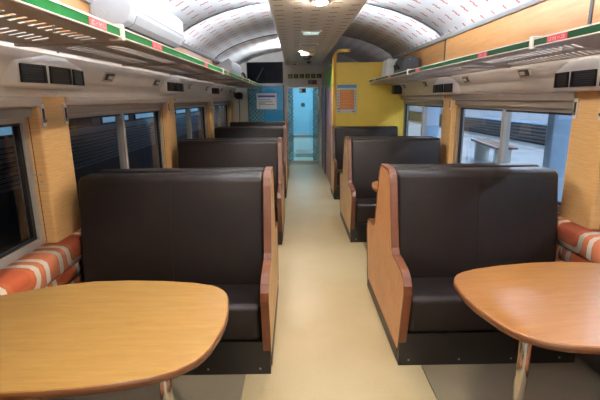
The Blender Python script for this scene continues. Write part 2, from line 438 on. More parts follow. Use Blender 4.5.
for s, nm in ((-1, 'left'), (1, 'right')):
    X = lambda o: side(s, o); SILL = 0.715 if s < 0 else 0.752
    # lower wall, upper band, outer skin with window openings left free
    m = B(X(-0.16), X(-0.02), Y0, Y1, 0, SILL - 0.02)
    m.box(X(-0.16), X(-0.08), Y0, Y1, VAL + 0.0, 2.62)
    for p in PIL: m.box(X(-0.16), X(-0.02), p - PW + 0.02, p + PW - 0.02, SILL - 0.02, VAL)
    wall = struct(m.build('wall_' + nm, 'lower_wall'))
    for p in PIL:
        pil = B(X(-0.14), X(0), p - PW, p + PW, SILL - 0.012, VAL + 0.01).build('pillar', 'pillar_wood', wall, bevel=0.012, seg=3)
        for dy in (-0.135, 0.10):            # two coat-hook plates on every pillar
            hk = B(X(-0.002), X(0.006), p + dy, p + dy + 0.035, 1.365, 1.485).build('hook_plate', 'white_trim', pil)
        B(X(0), X(0.009), p - 0.127, p - 0.109, 1.385, 1.462).build('hook_recess', 'vent_black', pil)
        B(X(0), X(0.009), p + 0.108, p + 0.126, 1.385, 1.462).build('hook_recess', 'vent_black', pil)
        B(X(0), X(0.016), p - 0.125, p - 0.111, 1.39, 1.404).build('hook_peg', 'chrome', pil)
        B(X(0), X(0.016), p + 0.110, p + 0.124, 1.39, 1.404).build('hook_peg', 'chrome', pil)
        for zz in (1.06, 1.10):
            for dx in (-0.075, -0.045):
                B(X(dx), X(dx) + 0.014, p - PW - 0.003, p - PW + 0.002, zz, zz + 0.010).build('screw', 'screw_metal', pil)
        B(X(-0.062), X(-0.058), p - PW - 0.0012, p - PW + 0.001, SILL, VAL).build('panel_joint', 'joint_dark', pil)
    # blind boxes above every window
    for a, b in zip(PIL, PIL[1:]):
        ya, yb = a + PW - 0.02, b - PW + 0.02
        m = MB().prism([(X(-0.13), VAL + 0.005), (X(0.012), VAL + 0.005), (X(0.016), VAL - 0.012), (X(0.006), VAL - 0.045), (X(-0.02), VAL - 0.055), (X(-0.13), VAL - 0.055)], 'y', ya, yb)
        m.build('blind_box', 'blind_grey', wall)
        B(X(-0.12), X(-0.035), ya, yb, VAL - 0.10, VAL - 0.053).build('blind_roll', 'blind_dark', wall)
    # shoulder lining between the blind boxes and the luggage rack, and the wooden cornice above it
    sp_ = [(X(-0.10), VAL + 0.004), (X(0.02), VAL + 0.004), (X(0.03), VAL + 0.03), (X(0.05), VAL + 0.09), (X(0.10), VAL + 0.185),
           (X(0.115), 1.735), (X(0.10), 1.75), (X(-0.10), 1.75)]
    for a, b in zip(PIL, PIL[1:]):
        MB().prism(sp_, 'y', a + 0.002, b - 0.002).build('shoulder_panel', 'grey_shell', wall)
        B(X(0.06), X(0.045), a + 0.003, b - 0.003, 1.75, 2.10).build('cornice_panel', 'cornice_wood', wall)
        B(X(0.058), X(0.066), a + 0.003, b - 0.003, 1.752, 1.875).build('slot_backing', 'white_trim', wall)  # white strip added behind the rack so its slots look bright
        B(X(0.045), X(0.067), a - 0.012, a + 0.012, 1.75, 2.11).build('cornice_strip', 'joint_dark', wall)
        MB().prism([(X(0.03), 2.10), (X(0.085), 2.10), (X(0.095), 2.125), (X(0.085), 2.145), (X(0.03), 2.145)], 'y', a, b).build('cornice_rail', 'joint_light', wall)
        for ym in (a + 0.62, a + 1.68):      # little latch hatches in the shoulder lining
            yy = ym
            c0 = Vector((X(0.052), yy, VAL + 0.098)); d_ = Vector((X(0.10) - X(0.05), 0, 0.095)).normalized(); nrm = Vector((d_.z * (-s), 0, -d_.x * (-s)))
            if nrm.x * s > 0: nrm = -nrm
            def hatch(name, mat, u0, u1, w0, w1, th):
                q = []
                for h in (-0.004, th):
                    for u_, w_ in ((u0, w0), (u1, w0), (u1, w1), (u0, w1)):
                        q.append(c0 + d_ * u_ + Vector((0, w_, 0)) + nrm * h)
                return MB().add(q, [(0, 1, 2, 3), (4, 7, 6, 5), (0, 4, 5, 1), (1, 5, 6, 2), (2, 6, 7, 3), (3, 7, 4, 0)])
            hp = hatch('latch_hatch', '', 0.012, 0.082, -0.085, 0.085, 0.004).build('latch_hatch', 'blind_grey', wall)
            hatch('', '', 0.026, 0.07, -0.06, 0.06, 0.009).build('latch_recess', 'duct_dark', hp)
            hatch('', '', 0.036, 0.06, -0.02, 0.045, 0.014).build('latch', 'vent_grey', hp)
    # padded ledge: three rolls of retro upholstery per bay
    prof = [[(-0.085, SILL - 0.012), (0.0, SILL - 0.006), (0.055, SILL - 0.010), (0.080, SILL - 0.026), (0.088, SILL - 0.06), (0.086, SILL - 0.125), (0.076, SILL - 0.142), (-0.018, SILL - 0.142)],
            [(-0.018, SILL - 0.147), (0.052, SILL - 0.147), (0.064, SILL - 0.160), (0.068, SILL - 0.195), (0.064, SILL - 0.228), (0.052, SILL - 0.241), (-0.018, SILL - 0.241)],
            [(-0.018, SILL - 0.246), (0.040, SILL - 0.246), (0.052, 0.45), (0.054, 0.32), (0.052, 0.17), (0.040, 0.155), (-0.018, 0.155)]]
    for pi, pf in enumerate(prof):
        for a, b in zip(PIL, PIL[1:]):
            m = MB(); l = 0.0; ls = [0.0]
            for q0, q1 in zip(pf, pf[1:]): l += math.dist(q0, q1); ls.append(l)
            k = len(pf)
            for y in (a + 0.003, b - 0.003): m.v += [(X(px_), y, pz_) for px_, pz_ in pf]
            for i in range(k - 1): m.f.append((i, i + 1, k + i + 1, k + i)); m.sm.append(True)
            m.f += [tuple(range(k)), tuple(range(k, 2 * k))]; m.sm += [False, False]
            m.f.append((k - 1, 0, k, 2 * k - 1)); m.sm.append(False)
            voff = (-0.06, 0.0, 0.0)[pi]
            uvs = [(v[1] + 0.13 * pi, ls[i % k] + voff) for i, v in enumerate(m.v)]
            m.build('padded_ledge' if pi == 0 else 'padded_roll' if pi == 1 else 'padded_panel', 'retro_fabric', wall, uvs=uvs)
    bb = struct(B(X(-0.02), X(0.055), Y0, Y1, 0.02, 0.13).build('baseboard_' + nm, 'duct_dark', bevel=0.012))

# windows
wn = 0
for s in (-1, 1):
    X = lambda o: side(s, o); SILL = 0.715 if s < 0 else 0.752
    for a, b in zip(PIL, PIL[1:]):
        wn += 1
        ya, yb = a + PW, b - PW; ym = (ya + yb) / 2 + (-0.0)
        fr = MB()
        x0, x1 = X(-0.135), X(-0.075)
        fr.box(x0, x1, ya - 0.01, ya + 0.035, SILL - 0.015, HEAD); fr.box(x0, x1, yb - 0.035, yb + 0.01, SILL - 0.015, HEAD)
        fr.box(x0, x1, ya + 0.035, yb - 0.035, HEAD - 0.03, HEAD); fr.box(x0, x1, ya + 0.035, yb - 0.035, SILL - 0.015, SILL + 0.03)
        W = struct(fr.build('window_%d' % wn, 'aluminium'))
        B(x0, x1, ym - 0.022, ym + 0.022, SILL + 0.03, HEAD - 0.03).build('mullion', 'aluminium', W)
        for (p0, p1) in ((ya + 0.035, ym - 0.022), (ym + 0.022, yb - 0.035)):
            g = MB(); xa, xb = X(-0.112), X(-0.090)
            g.box(xa, xb, *((p0, p0 + 0.026) if p0 < ym - 0.1 else (p1 - 0.026, p1)), SILL + 0.03, HEAD - 0.03)
            g.box(xa, xb, p0, p1, HEAD - 0.045, HEAD - 0.03); g.box(xa, xb, p0, p1, SILL + 0.03, SILL + 0.045)
            g.build('gasket', 'black_rubber', W)
            xg = X(-0.104)
            MB().add([(xg, p0, SILL + 0.045), (xg, p1, SILL + 0.045), (xg, p1, HEAD - 0.045), (xg, p0, HEAD - 0.045)], [(0, 1, 2, 3)]).build('pane', 'window_glass', W)

# rear wall behind the camera
struct(B(XL - 0.1, XR + 0.1, Y0 - 0.1, Y0, 0, 2.6).build('wall_rear', 'pier_white'))

# front bulkhead with door and glazed partition
DX0, DX1, DH = -0.19, 0.555, 1.765
m = MB()
m.box(XL - 0.1, -1.04, Y1, Y1 + 0.06, 0, 2.6)
m.box(-1.04, DX0 - 0.06, Y1, Y1 + 0.06, 1.79, 2.6)
m.box(-1.04, DX0 - 0.06, Y1, Y1 + 0.06, 0, 0.25)
m.box(DX0 - 0.06, XR + 0.1, Y1, Y1 + 0.06, DH, 2.6)
m.box(DX1, XR + 0.1, Y1, Y1 + 0.06, 0, DH)
m.box(DX0 - 0.06, DX0, Y1, Y1 + 0.06, 0, DH)
front = struct(m.build('wall_front', 'bulkhead_grey'))
B(XL, -1.055, Y1 - 0.012, Y1, 0, 1.80).build('white_panel', 'pier_white', front)
B(-1.055, -1.03, Y1 - 0.03, Y1 + 0.02, 0, 1.80).build('partition_post', 'duct_dark', front)
B(DX0 - 0.075, DX0 - 0.05, Y1 - 0.03, Y1 + 0.02, 0, 1.80).build('partition_post', 'duct_dark', front)
B(-1.03, DX0 - 0.075, Y1 - 0.03, Y1 + 0.02, 1.775, 1.83).build('partition_rail', 'joint_light', front)
gp = B(-1.03, DX0 - 0.075, Y1 + 0.01, Y1 + 0.018, 0.25, 1.775).build('partition_glass', 'tinted_glass', front)
B(-1.03, -0.70, Y1 + 0.002, Y1 + 0.009, 0.25, 1.775).build('etched_border', 'frosted_pattern', front)
bp = B(-1.05, DX0 - 0.07, Y1 - 0.025, Y1, 1.835, 2.285).build('black_panel', 'panel_black', front)
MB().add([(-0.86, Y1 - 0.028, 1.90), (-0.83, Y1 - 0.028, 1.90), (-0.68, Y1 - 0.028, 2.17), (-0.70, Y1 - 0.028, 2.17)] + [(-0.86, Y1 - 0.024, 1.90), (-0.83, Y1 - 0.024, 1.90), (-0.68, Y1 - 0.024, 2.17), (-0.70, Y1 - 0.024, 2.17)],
         [(0, 1, 2, 3), (4, 7, 6, 5), (0, 4, 5, 1), (1, 5, 6, 2), (2, 6, 7, 3), (3, 7, 4, 0)]).build('reflection_streak', 'panel_streak', bp)  # reflection coloured onto the black panel as a paler streak
for x in (-0.92, -0.55):
    B(x, x + 0.03, Y1 - 0.034, Y1 - 0.02, 1.80, 1.835).build('bracket', 'joint_light', front)

# printed notice on the glass
nt = tag(B(-0.86, -0.41, Y1 - 0.012, Y1 - 0.006, 1.275, 1.625).build('paper_notice', 'paper_white'), 'white paper notice with a blue heading on the glazed partition', 'notice')
B(-0.825, -0.445, Y1 - 0.0145, Y1 - 0.012, 1.535, 1.575).build('heading', 'ink_blue', nt)
for z, x1 in ((1.475, -0.55), (1.43, -0.50), (1.40, -0.66), (1.37, -0.46), (1.325, -0.78)):
    B(-0.815, x1, Y1 - 0.0145, Y1 - 0.012, z, z + 0.012).build('text_line', 'ink_grey', nt)

# door
D = struct(MB().box(DX0, DX0 + 0.035, Y1 + 0.0, Y1 + 0.05, 0.02, DH).box(DX1 - 0.04, DX1, Y1, Y1 + 0.05, 0.02, DH)
           .box(DX0 + 0.035, DX1 - 0.04, Y1, Y1 + 0.05, DH - 0.045, DH).box(DX0 + 0.035, DX1 - 0.04, Y1, Y1 + 0.05, 0.02, 0.10).build('door_1', 'steel_step'))
B(DX0 + 0.035, DX1 - 0.04, Y1 + 0.022, Y1 + 0.028, 0.10, DH - 0.045).build('door_glass', 'partition_glass', D)
B(DX0 + 0.035, DX0 + 0.15, Y1 + 0.012, Y1 + 0.018, 0.10, DH - 0.045).build('etched_border', 'frosted_pattern', D)
B(DX1 - 0.155, DX1 - 0.04, Y1 + 0.012, Y1 + 0.018, 0.10, DH - 0.045).build('etched_border', 'frosted_pattern', D)
B(0.10, 0.245, Y1 - 0.01, Y1 + 0.01, DH - 0.14, DH - 0.05).build('door_sensor', 'vent_black', D)
B(0.10, 0.155, Y1 - 0.013, Y1 - 0.009, DH - 0.12, DH - 0.07).build('sensor_plate', 'vent_grey', D)
MB().lathe([(0.048, 0), (0.048, 0.006)], n=18).build('round_sticker', 'sticker_green', D).matrix_local = Matrix.Translation((0.18, Y1 + 0.012, 1.36)) @ Matrix.Rotation(math.pi / 2, 4, 'X')
B(DX1 - 0.028, DX1 - 0.012, Y1 - 0.035, Y1, 0.95, 1.25).build('door_handle', 'vent_black', D)
# strip of pictograms over the door
sg = tag(B(-0.17, 0.62, Y1 - 0.035, Y1 - 0.005, 1.925, 2.035).build('pictogram_strip', 'sign_yellow'), 'yellow strip of six dark pictogram squares over the glass door', 'sign')
for i in range(6):
    x = -0.145 + i * 0.127
    tl = B(x, x + 0.098, Y1 - 0.039, Y1 - 0.034, 1.935, 2.025).build('pictogram', 'sign_dark', sg)
    mi = MB()
    if i % 3 == 0: mi.box(x + 0.03, x + 0.068, Y1 - 0.041, Y1 - 0.038, 1.955, 1.985).box(x + 0.04, x + 0.058, Y1 - 0.041, Y1 - 0.038, 1.99, 2.008)
    elif i % 3 == 1: mi.box(x + 0.044, x + 0.054, Y1 - 0.041, Y1 - 0.038, 1.95, 2.01).box(x + 0.028, x + 0.07, Y1 - 0.041, Y1 - 0.038, 1.976, 1.988)
    else: mi.box(x + 0.03, x + 0.07, Y1 - 0.041, Y1 - 0.038, 1.95, 1.962).box(x + 0.03, x + 0.045, Y1 - 0.041, Y1 - 0.038, 1.966, 2.004)
    mi.build('symbol', 'sign_icon', tl)
ds = thing('status_display', 'small grey and red indicator box under the pictogram strip', 'display', (0.42, Y1 - 0.02, 1.80))
rel('screen', B(0.29, 0.385, Y1 - 0.035, Y1 - 0.002, 1.80, 1.895), 'display_grey', ds)
rel('lamp_cover', B(0.385, 0.49, Y1 - 0.035, Y1 - 0.002, 1.80, 1.895), 'display_red', ds)

# vestibule beyond the door
YV = Y1 + 2.5
ve = struct(MB().box(XL - 0.05, XR + 0.05, YV, YV + 0.05, 0, 2.6).box(XL - 0.10, XL - 0.05, Y1 + 0.06, YV, 0, 2.6).box(XR + 0.05, XR + 0.10, Y1 + 0.06, YV, 0, 2.6).build('wall_vestibule', 'vestibule_blue'))
B(XL - 0.05, XR + 0.05, Y1 + 0.07, YV, -0.006, 0.004).build('vestibule_floor', 'vestibule_floor', ve)
B(XL - 0.05, XR + 0.05, Y1 + 0.07, YV, 2.3, 2.34).build('vestibule_ceiling', 'vestibule_white', ve)
B(-0.7, 0.75, YV - 0.35, YV - 0.002, 0.004, 0.46).build('vestibule_step', 'vestibule_white', ve)
B(-0.7, 0.75, YV - 0.37, YV - 0.002, 0.46, 0.50).build('step_top', 'steel_step', ve)
B(0.0, 0.5, YV - 1.2, YV - 0.35, 0.004, 0.10).build('floor_ramp', 'steel_step', ve)
B(0.92, 0.95, YV - 0.03, YV - 0.002, 0.5, 2.3).build('wall_seam', 'steel_step', ve)
vl = tag(B(-0.1, 0.5, Y1 + 1.1, Y1 + 1.35, 2.27, 2.30).build('vestibule_ceiling_light', 'vestibule_lamp'), 'rectangular cool white lamp in the blue vestibule ceiling', 'lamp')

# yellow pantry partition
KX, KY, KZ = 0.60, 7.02, 2.04
kz = struct(B(KX + 0.05, XR + 0.05, KY, KY + 0.05, 0, KZ).build('wall_pantry', 'yellow_panel'))
B(KX + 0.01, KX + 0.05, KY + 0.10, Y1 - 0.01, 0, KZ).build('side_panel', 'pink_panel', kz)
B(KX + 0.002, KX + 0.01, KY + 0.2, Y1 - 0.9, 1.68, KZ - 0.02).build('green_plate', 'green_panel', kz)
B(KX - 0.012, KX + 0.01, Y1 - 1.3, Y1 - 0.2, 0, 1.72).build('side_door_panel', 'edge_wood_dark', kz)
cp = []
R_ = 0.13
pts = [(KX + 0.0, 0.0), (KX + 0.0, 2.11)] 
for i in range(1, 9):
    a_ = math.pi - math.pi / 2 * i / 8
    pts.append((KX + R_ + R_ * math.cos(a_), 2.11 + R_ * math.sin(a_)))
pts.append((KX + 0.26, 2.11 + R_))
inn = [(KX + 0.26, 2.11 + R_ - 0.05)]
for i in range(8, 0, -1):
    a_ = math.pi - math.pi / 2 * i / 8
    inn.append((KX + R_ + (R_ - 0.05) * math.cos(a_), 2.11 + (R_ - 0.05) * math.sin(a_)))
inn += [(KX + 0.05, 2.11), (KX + 0.05, 0.0)]
MB().prism(pts + inn, 'y', KY - 0.03, KY + 0.10).build('curved_end_post', 'yellow_trim', kz)
ps = tag(B(0.665, 0.975, KY - 0.012, KY - 0.002, 1.27, 1.71).build('poster', 'poster_pale'), 'framed orange notice with a pale blue heading on the yellow partition', 'poster')
B(0.67, 0.97, KY - 0.0145, KY - 0.011, 1.655, 1.70).build('heading_band', 'poster_blue', ps)
B(0.71, 0.935, KY - 0.0145, KY - 0.011, 1.325, 1.625).build('orange_field', 'poster_orange', ps)
for z in (1.595, 1.555, 1.515, 1.45, 1.41, 1.36):
    B(0.722, 0.90 - 0.05 * ((z * 100) % 3), KY - 0.017, KY - 0.014, z, z + 0.010).build('text_line', 'poster_orange_light', ps)
for z in (1.60, 1.555, 1.51, 1.465, 1.42, 1.375):
    B(0.675, 0.695, KY - 0.0145, KY - 0.011, z, z + 0.018).build('margin_mark', 'ink_grey', ps)
    B(0.945, 0.962, KY - 0.0145, KY - 0.011, z, z + 0.014).build('margin_mark', 'ink_grey', ps)
B(0.675, 0.71, KY - 0.0145, KY - 0.011, 1.325, 1.342).build('margin_mark', 'sign_dark', ps)
B(0.68, 0.71, KY - 0.0145, KY - 0.011, 1.285, 1.30).build('margin_mark', 'ink_grey', ps)
B(0.90, 0.95, KY - 0.0145, KY - 0.011, 1.285, 1.30).build('margin_mark', 'ink_grey', ps)

# ------------------------------------------------------------------ lamps and ceiling fittings
tube0 = None
for s in (-1, 1):
    x = -0.11 if s < 0 else 0.49
    yy = Y0 + 0.25
    ends = (5.4, 9.6) if s < 0 else (4.8, 4.8)
    while yy < ends[1] - 0.5:
        if s < 0 and 5.4 < yy + 1.16 and yy < 7.7: yy = 7.9; 
        o = MB().tube([(x, yy, 2.325), (x, yy + 1.16, 2.325)], 0.014, 8).build('cove_tube', 'cove_lamp')
        hid = 'cove strip lamp resting on the edge of the dropped ceiling panel, door side row of tubes'
        tag(o, 'cool white tube lamp lying above the dropped ceiling panel, ' + ('air conditioner side' if s < 0 else 'platform window side'), 'lamp',
            'cove tubes on the air conditioner side' if s < 0 else 'cove tubes on the platform side')
        for k in (yy + 0.03, yy + 1.08):
            B(x - 0.018, x + 0.018, k, k + 0.05, 2.276, 2.315).build('tube_holder', 'white_plastic', o)
        yy += 1.2
for y in (3.52, 1.2, -1.1):
    d = thing('downlight', 'round warm downlight glowing in the dropped ceiling panel' if y == 3.52 else ['round warm downlight in the ceiling above the tables', 'round warm downlight in the ceiling at the rear wall'][y < 0], 'lamp', (0.2, y, PZ), 'ceiling downlights')
    MB().lathe([(0.075, 0.0), (0.075, -0.012), (0.055, -0.018), (0.055, -0.004)], n=24).build('trim_ring', 'white_trim', d)
    MB().lathe([(0.054, -0.004), (0.054, -0.022), (0.03, -0.030)], n=24).build('diffuser', 'warm_lamp', d)
sq = thing('ceiling_panel_fitting', 'small square pale fitting between the downlight and the dome camera', 'fitting', (0.19, 5.12, PZ))
B(-0.11, 0.11, -0.12, 0.12, -0.012, -0.001).build('frame', 'camera_white', sq)
B(-0.085, -0.005, -0.10, 0.10, -0.016, -0.011).build('lens', 'small_led', sq)
B(0.005, 0.085, -0.10, 0.10, -0.016, -0.011).build('lens', 'small_led', sq)
sl = thing('ceiling_grille', 'thin dark slot grille in the ceiling ahead of the dome camera', 'grille', (0.2, 6.2, PZ))
B(-0.13, 0.13, -0.05, 0.05, -0.010, -0.001).build('frame', 'panel_print' if False else 'vent_grey', sl)
B(-0.11, 0.11, -0.03, 0.03, -0.013, -0.009).build('slot', 'vent_black', sl)
dc = thing('dome_camera', 'white dome security camera hanging from the dropped ceiling panel', 'camera', (0.21, 7.2, PZ))
MB().lathe([(0.11, -0.001), (0.11, -0.05), (0.095, -0.065)], n=24).build('base', 'camera_white', dc)
MB().lathe([(0.075, -0.06), (0.07, -0.095), (0.045, -0.118), (0.015, -0.126)], n=20).build('dome', 'lens_black', dc)
sp2 = thing('small_spotlight', 'tiny white spotlight glowing next to the dome camera', 'lamp', (0.10, 7.05, PZ))
MB().lathe([(0.055, -0.001), (0.055, -0.010), (0.036, -0.013), (0.036, -0.004)], n=18).build('trim_ring', 'white_trim', sp2)
MB().lathe([(0.035, -0.004), (0.035, -0.008)], n=18).build('diffuser', 'spot_lamp', sp2)
sm = thing('ceiling_sensor', 'flat white sensor on the ceiling panel by the bulkhead', 'sensor', (0.0, 9.1, PZ))
B(-0.10, 0.10, -0.06, 0.06, -0.04, -0.001).build('body', 'camera_white', sm, bevel=0.01)
MB().lathe([(0.03, -0.039), (0.02, -0.055)], n=14).build('lens', 'lens_black', sm)
sm2 = thing('smoke_detector', 'round dark smoke detector next to the flat white ceiling sensor', 'detector', (0.28, 9.0, PZ))
MB().lathe([(0.04, -0.001), (0.04, -0.03), (0.025, -0.04)], n=16).build('body', 'duct_dark', sm2)
MB().lathe([(0.055, -0.001), (0.055, -0.008)], n=16).build('base', 'camera_white', sm2)

# ------------------------------------------------------------------ luggage racks
def rack(s):
    lip = -0.675 if s < 0 else 1.175
    wallx = side(s, 0.16)
    y_end = 9.6 if s < 0 else 6.95
    zl, zw = (1.745, 1.745) if s < 0 else (1.738, 1.706)
    rows = [(-0.800, -0.885, 0.05), (-0.975, -1.085, 0.075)] if s < 0 else [(1.255, 1.365, 0.075), (1.42, 1.555, 0.10)]
    Z = lambda x: zl + (zw - zl) * (abs(x - lip) / abs(wallx - lip))
    T = thing('luggage_rack', 'perforated metal luggage rack with ' + ('bright green edging, under the two air conditioners' if s < 0 else 'dark green edging, above the platform windows'), 'luggage rack', (wallx, 0, 1.745))
    seams = [0.81 + 1.19 * k for k in range(-3, 9)]
    ed = [Y0] + [q for q in seams if Y0 + 0.2 < q < y_end - 0.2] + [y_end]
    xo = lip - 0.012 * (-s) * -1
    for a, b in zip(ed, ed[1:]):
        m = MB()
        def strip(xa, xb, ya, yb, sh=0.0):
            q = []
            for dz in (0, 0.0012):
                q += [(xa, ya, Z(xa) + dz), (xb, ya + sh, Z(xb) + dz), (xb, yb + sh, Z(xb) + dz), (xa, yb, Z(xa) + dz)]
            m.add(q, [(0, 1, 2, 3), (4, 7, 6, 5), (0, 4, 5, 1), (1, 5, 6, 2), (2, 6, 7, 3), (3, 7, 4, 0)])
        a2, b2 = a + 0.004, b - 0.004
        strip(lip - 0.0, rows[0][0], a2, b2); strip(rows[0][1], rows[1][0], a2, b2); strip(rows[1][1], wallx, a2, b2)
        for (xa, xb, sh) in rows:
            n = 20; pit = (b2 - a2 - 0.10 - sh) / n; y = a2 + 0.05
            strip(xa, xb, a2, y, 0) if False else None
            # solid ends
            q = [(xa, a2), (xb, a2), (xb, y + sh), (xa, y)]
            m.add([(x_, y_, Z(x_)) for x_, y_ in q] + [(x_, y_, Z(x_) + 0.0012) for x_, y_ in q], [(0, 1, 2, 3), (4, 7, 6, 5), (1, 5, 6, 2), (2, 6, 7, 3), (3, 7, 4, 0)])
            for k in range(n):
                yy0 = y + k * pit + pit * 0.42; yy1 = y + (k + 1) * pit
                strip(xa, xb, yy0, yy1, sh)
            q = [(xa, yy1), (xb, yy1 + sh), (xb, b2), (xa, b2)]
            m.add([(x_, y_, Z(x_)) for x_, y_ in q] + [(x_, y_, Z(x_) + 0.0012) for x_, y_ in q], [(0, 1, 2, 3), (4, 7, 6, 5), (1, 5, 6, 2), (2, 6, 7, 3), (3, 7, 4, 0)])
        rel('rack_panel', m, 'rack_metal', T)
        rel('cross_bar', B(lip, wallx, b - 0.016, b + 0.016, min(zl, zw) - 0.012, min(zl, zw) - 0.001), 'rack_metal', T)
    sx_ = 1 if s < 0 else -1                     # aisle direction
    # lip profile: grey channel, white edges, green face
    c = MB().prism([(lip, 1.728), (lip + sx_ * 0.012, 1.731), (lip + sx_ * 0.012, 1.770), (lip, 1.770)], 'y', Y0, y_end)
    c.prism([(lip - sx_ * 0.05, zl - 0.016), (lip, 1.728), (lip, 1.736), (lip - sx_ * 0.05, zl - 0.006)], 'y', Y0, y_end)
    rel('front_channel', c, 'rack_metal', T)
    xa, xb = lip + sx_ * 0.012, lip + sx_ * 0.016
    rel('edge_strip', B(xa, xb + sx_ * 0.002, Y0, y_end, 1.765, 1.771), 'white_trim', T)
    rel('edge_strip', B(xa, xb + sx_ * 0.002, Y0, y_end, 1.732, 1.736), 'white_trim', T)
    rel('green_strip', B(xa, xb, Y0, y_end, 1.736, 1.765), 'strip_green' if s < 0 else 'strip_green_dark', T)
    ys = [(1.49, 1.62), (2.12, 2.27), (3.3, 3.42), (4.35, 4.5), (5.6, 5.75), (6.9, 7.05)] if s < 0 else [(1.93, 2.08), (2.72, 2.85), (4.15, 4.3), (5.4, 5.55), (6.4, 6.55)]
    for ya, yb in ys:
        lb = rel('seat_label', B(xb, xb + sx_ * 0.002, ya, yb, 1.7365, 1.7645), 'label_red' if s < 0 else 'label_red_dark', T)
        mm = MB(); L_ = yb - ya
        for u0, u1, z0, z1 in ((0.12, 0.17, 1.743, 1.758), (0.17, 0.28, 1.743, 1.747), (0.17, 0.28, 1.754, 1.758), (0.36, 0.46, 1.749, 1.753), (0.54, 0.59, 1.743, 1.758), (0.59, 0.70, 1.749, 1.753), (0.66, 0.70, 1.743, 1.758), (0.78, 0.82, 1.743, 1.758), (0.82, 0.90, 1.743, 1.747)):
            mm.box(xb + sx_ * 0.002, xb + sx_ * 0.003, ya + L_ * u0, ya + L_ * u1, z0, z1)
        mm.build('marking', 'label_mark', lb, off=T.location)
    cl = [1.76, 4.14, 6.5] if s < 0 else [2.21, 4.59]
    for y in cl:
        rel('clip', B(lip - sx_ * 0.03, lip + sx_ * 0.024, y - 0.016, y + 0.016, 1.722, 1.782), 'white_trim', T, bevel=0.004)
rack(-1); rack(1)

# ------------------------------------------------------------------ air outlets over the pillars
def outlet(s, y, label, half=0.37):
    T = thing('air_outlet', label, 'air vent', (side(s, 0.005), y, VAL + (0.045 if s < 0 else 0.005)), 'air outlets over the pillars')
    sx_ = 1 if s < 0 else -1
    # plan: bowed front
    pl = [(-half, 0.03), (-half + 0.05, 0.085), (-0.12, 0.115), (0.12, 0.115), (half - 0.05, 0.085), (half, 0.03)]
    zb, zt = 0.0, 0.135
    m = MB(); n = len(pl)
    low = [(sx_ * px_, py_, zb + 0.012) for py_, px_ in pl]; mid = [(sx_ * (px_ + 0.004), py_, 0.115) for py_, px_ in pl]
    top = [(sx_ * (px_ * 0.9), py_ * 0.72, 0.172) for py_, px_ in pl]
    bot = [(sx_ * (px_ * 0.85), py_ * 0.96, zb) for py_, px_ in pl]
    rings = [bot, low, mid, top]
    back = []
    for rg in rings: m.v += rg
    for r_ in range(3):
        for i in range(n - 1): m.f.append((r_ * n + i, r_ * n + i + 1, (r_ + 1) * n + i + 1, (r_ + 1) * n + i)); m.sm.append(False)
    m.f += [tuple(range(n)), tuple(range(3 * n, 4 * n))]; m.sm += [False, False]
    o = len(m.v)
    for r_ in range(3):
        m.f.append((r_ * n, (r_ + 1) * n, (r_ + 1) * n + n - 1, r_ * n + n - 1)); m.sm.append(False)
    m.build('housing', 'vent_grey', T, bevel=0.006)
    for (ya, xa), (yb, xb) in zip(pl[1:4], pl[2:5]):
        pa, pb = Vector((sx_ * xa, ya, 0)), Vector((sx_ * xb, yb, 0)); dv = (pb - pa); Ln = dv.length; dv.normalize()
        nr = Vector((sx_ * abs(dv.y), -dv.x * sx_ * (1 if dv.y > 0 else -1), 0)); 
        if nr.x * sx_ < 0: nr = -nr
        def slab(u0, u1, z0, z1, h0, h1):
            q = []
            for h in (h0, h1):
                for u_, z_ in ((u0, z0), (u1, z0), (u1, z1), (u0, z1)): q.append(pa + dv * u_ + nr * h + Vector((0, 0, z_)))
            return MB().add(q, [(0, 1, 2, 3), (4, 7, 6, 5), (0, 4, 5, 1), (1, 5, 6, 2), (2, 6, 7, 3), (3, 7, 4, 0)])
        g = slab(0.020, Ln - 0.016, 0.022, 0.108, -0.004, 0.006).build('grille', 'vent_black', T)
        fr_ = slab(0.020, Ln - 0.016, 0.100, 0.108, 0.004, 0.014)
        for q in ((0.020, Ln - 0.016, 0.022, 0.030), (0.020, 0.036, 0.022, 0.108), (Ln - 0.032, Ln - 0.016, 0.022, 0.108)):
            e = slab(*q, 0.004, 0.014); fr_.add(e.v, e.f)
        fr_.build('grille_frame', 'vent_black', g)
        for k in range(5):
            slab(0.038, Ln - 0.034, 0.040 + k * 0.0115, 0.045 + k * 0.0115, 0.003, 0.012).build('louvre', 'louvre_black', g)
    return T
for i, p in enumerate(PIL[1:]):
    nm = ['behind the camera', 'nearest the air conditioner', 'over the next pillar past the air conditioner', 'over the third pillar past the air conditioner', 'by the white bulkhead panel'][i]
    if i < 4: outlet(-1, p - 0.12, ('grey bowed air outlet with three black louvres ' + nm).replace('nearest', 'just below'))
for i, p in enumerate(PIL[1:4]):
    outlet(1, p - 0.11, 'grey bowed air outlet with three black louvres ' + ['on the platform side behind the camera', 'over the pillar by the orange-lit table', 'over the pillar nearer the yellow wall'][i])
vb = thing('speaker_box', 'small black speaker box under the rack end beside the yellow wall', 'speaker', (XR - 0.12, 6.85, 1.55))
B(-0.06, 0.06, -0.09, 0.09, 0, 0.13).build('body', 'vent_black', vb, bevel=0.008)
B(-0.045, 0.045, -0.094, -0.088, 0.015, 0.115).build('speaker_mesh', 'louvre_black', vb)
vc = thing('corner_lamp', 'dark round wall lamp with a beige bracket by the white bulkhead panel', 'lamp', (XL + 0.20, 9.3, 1.50))
MB().lathe([(0.07, 0), (0.085, 0.05), (0.075, 0.12), (0.03, 0.14)], n=18).build('head', 'vent_black', vc)
MB().prism([(-0.10, 0.04), (-0.05, 0.06), (-0.05, 0.13), (-0.10, 0.15)], 'y', -0.05, 0.05).build('bracket', 'pipe_brown', vc)
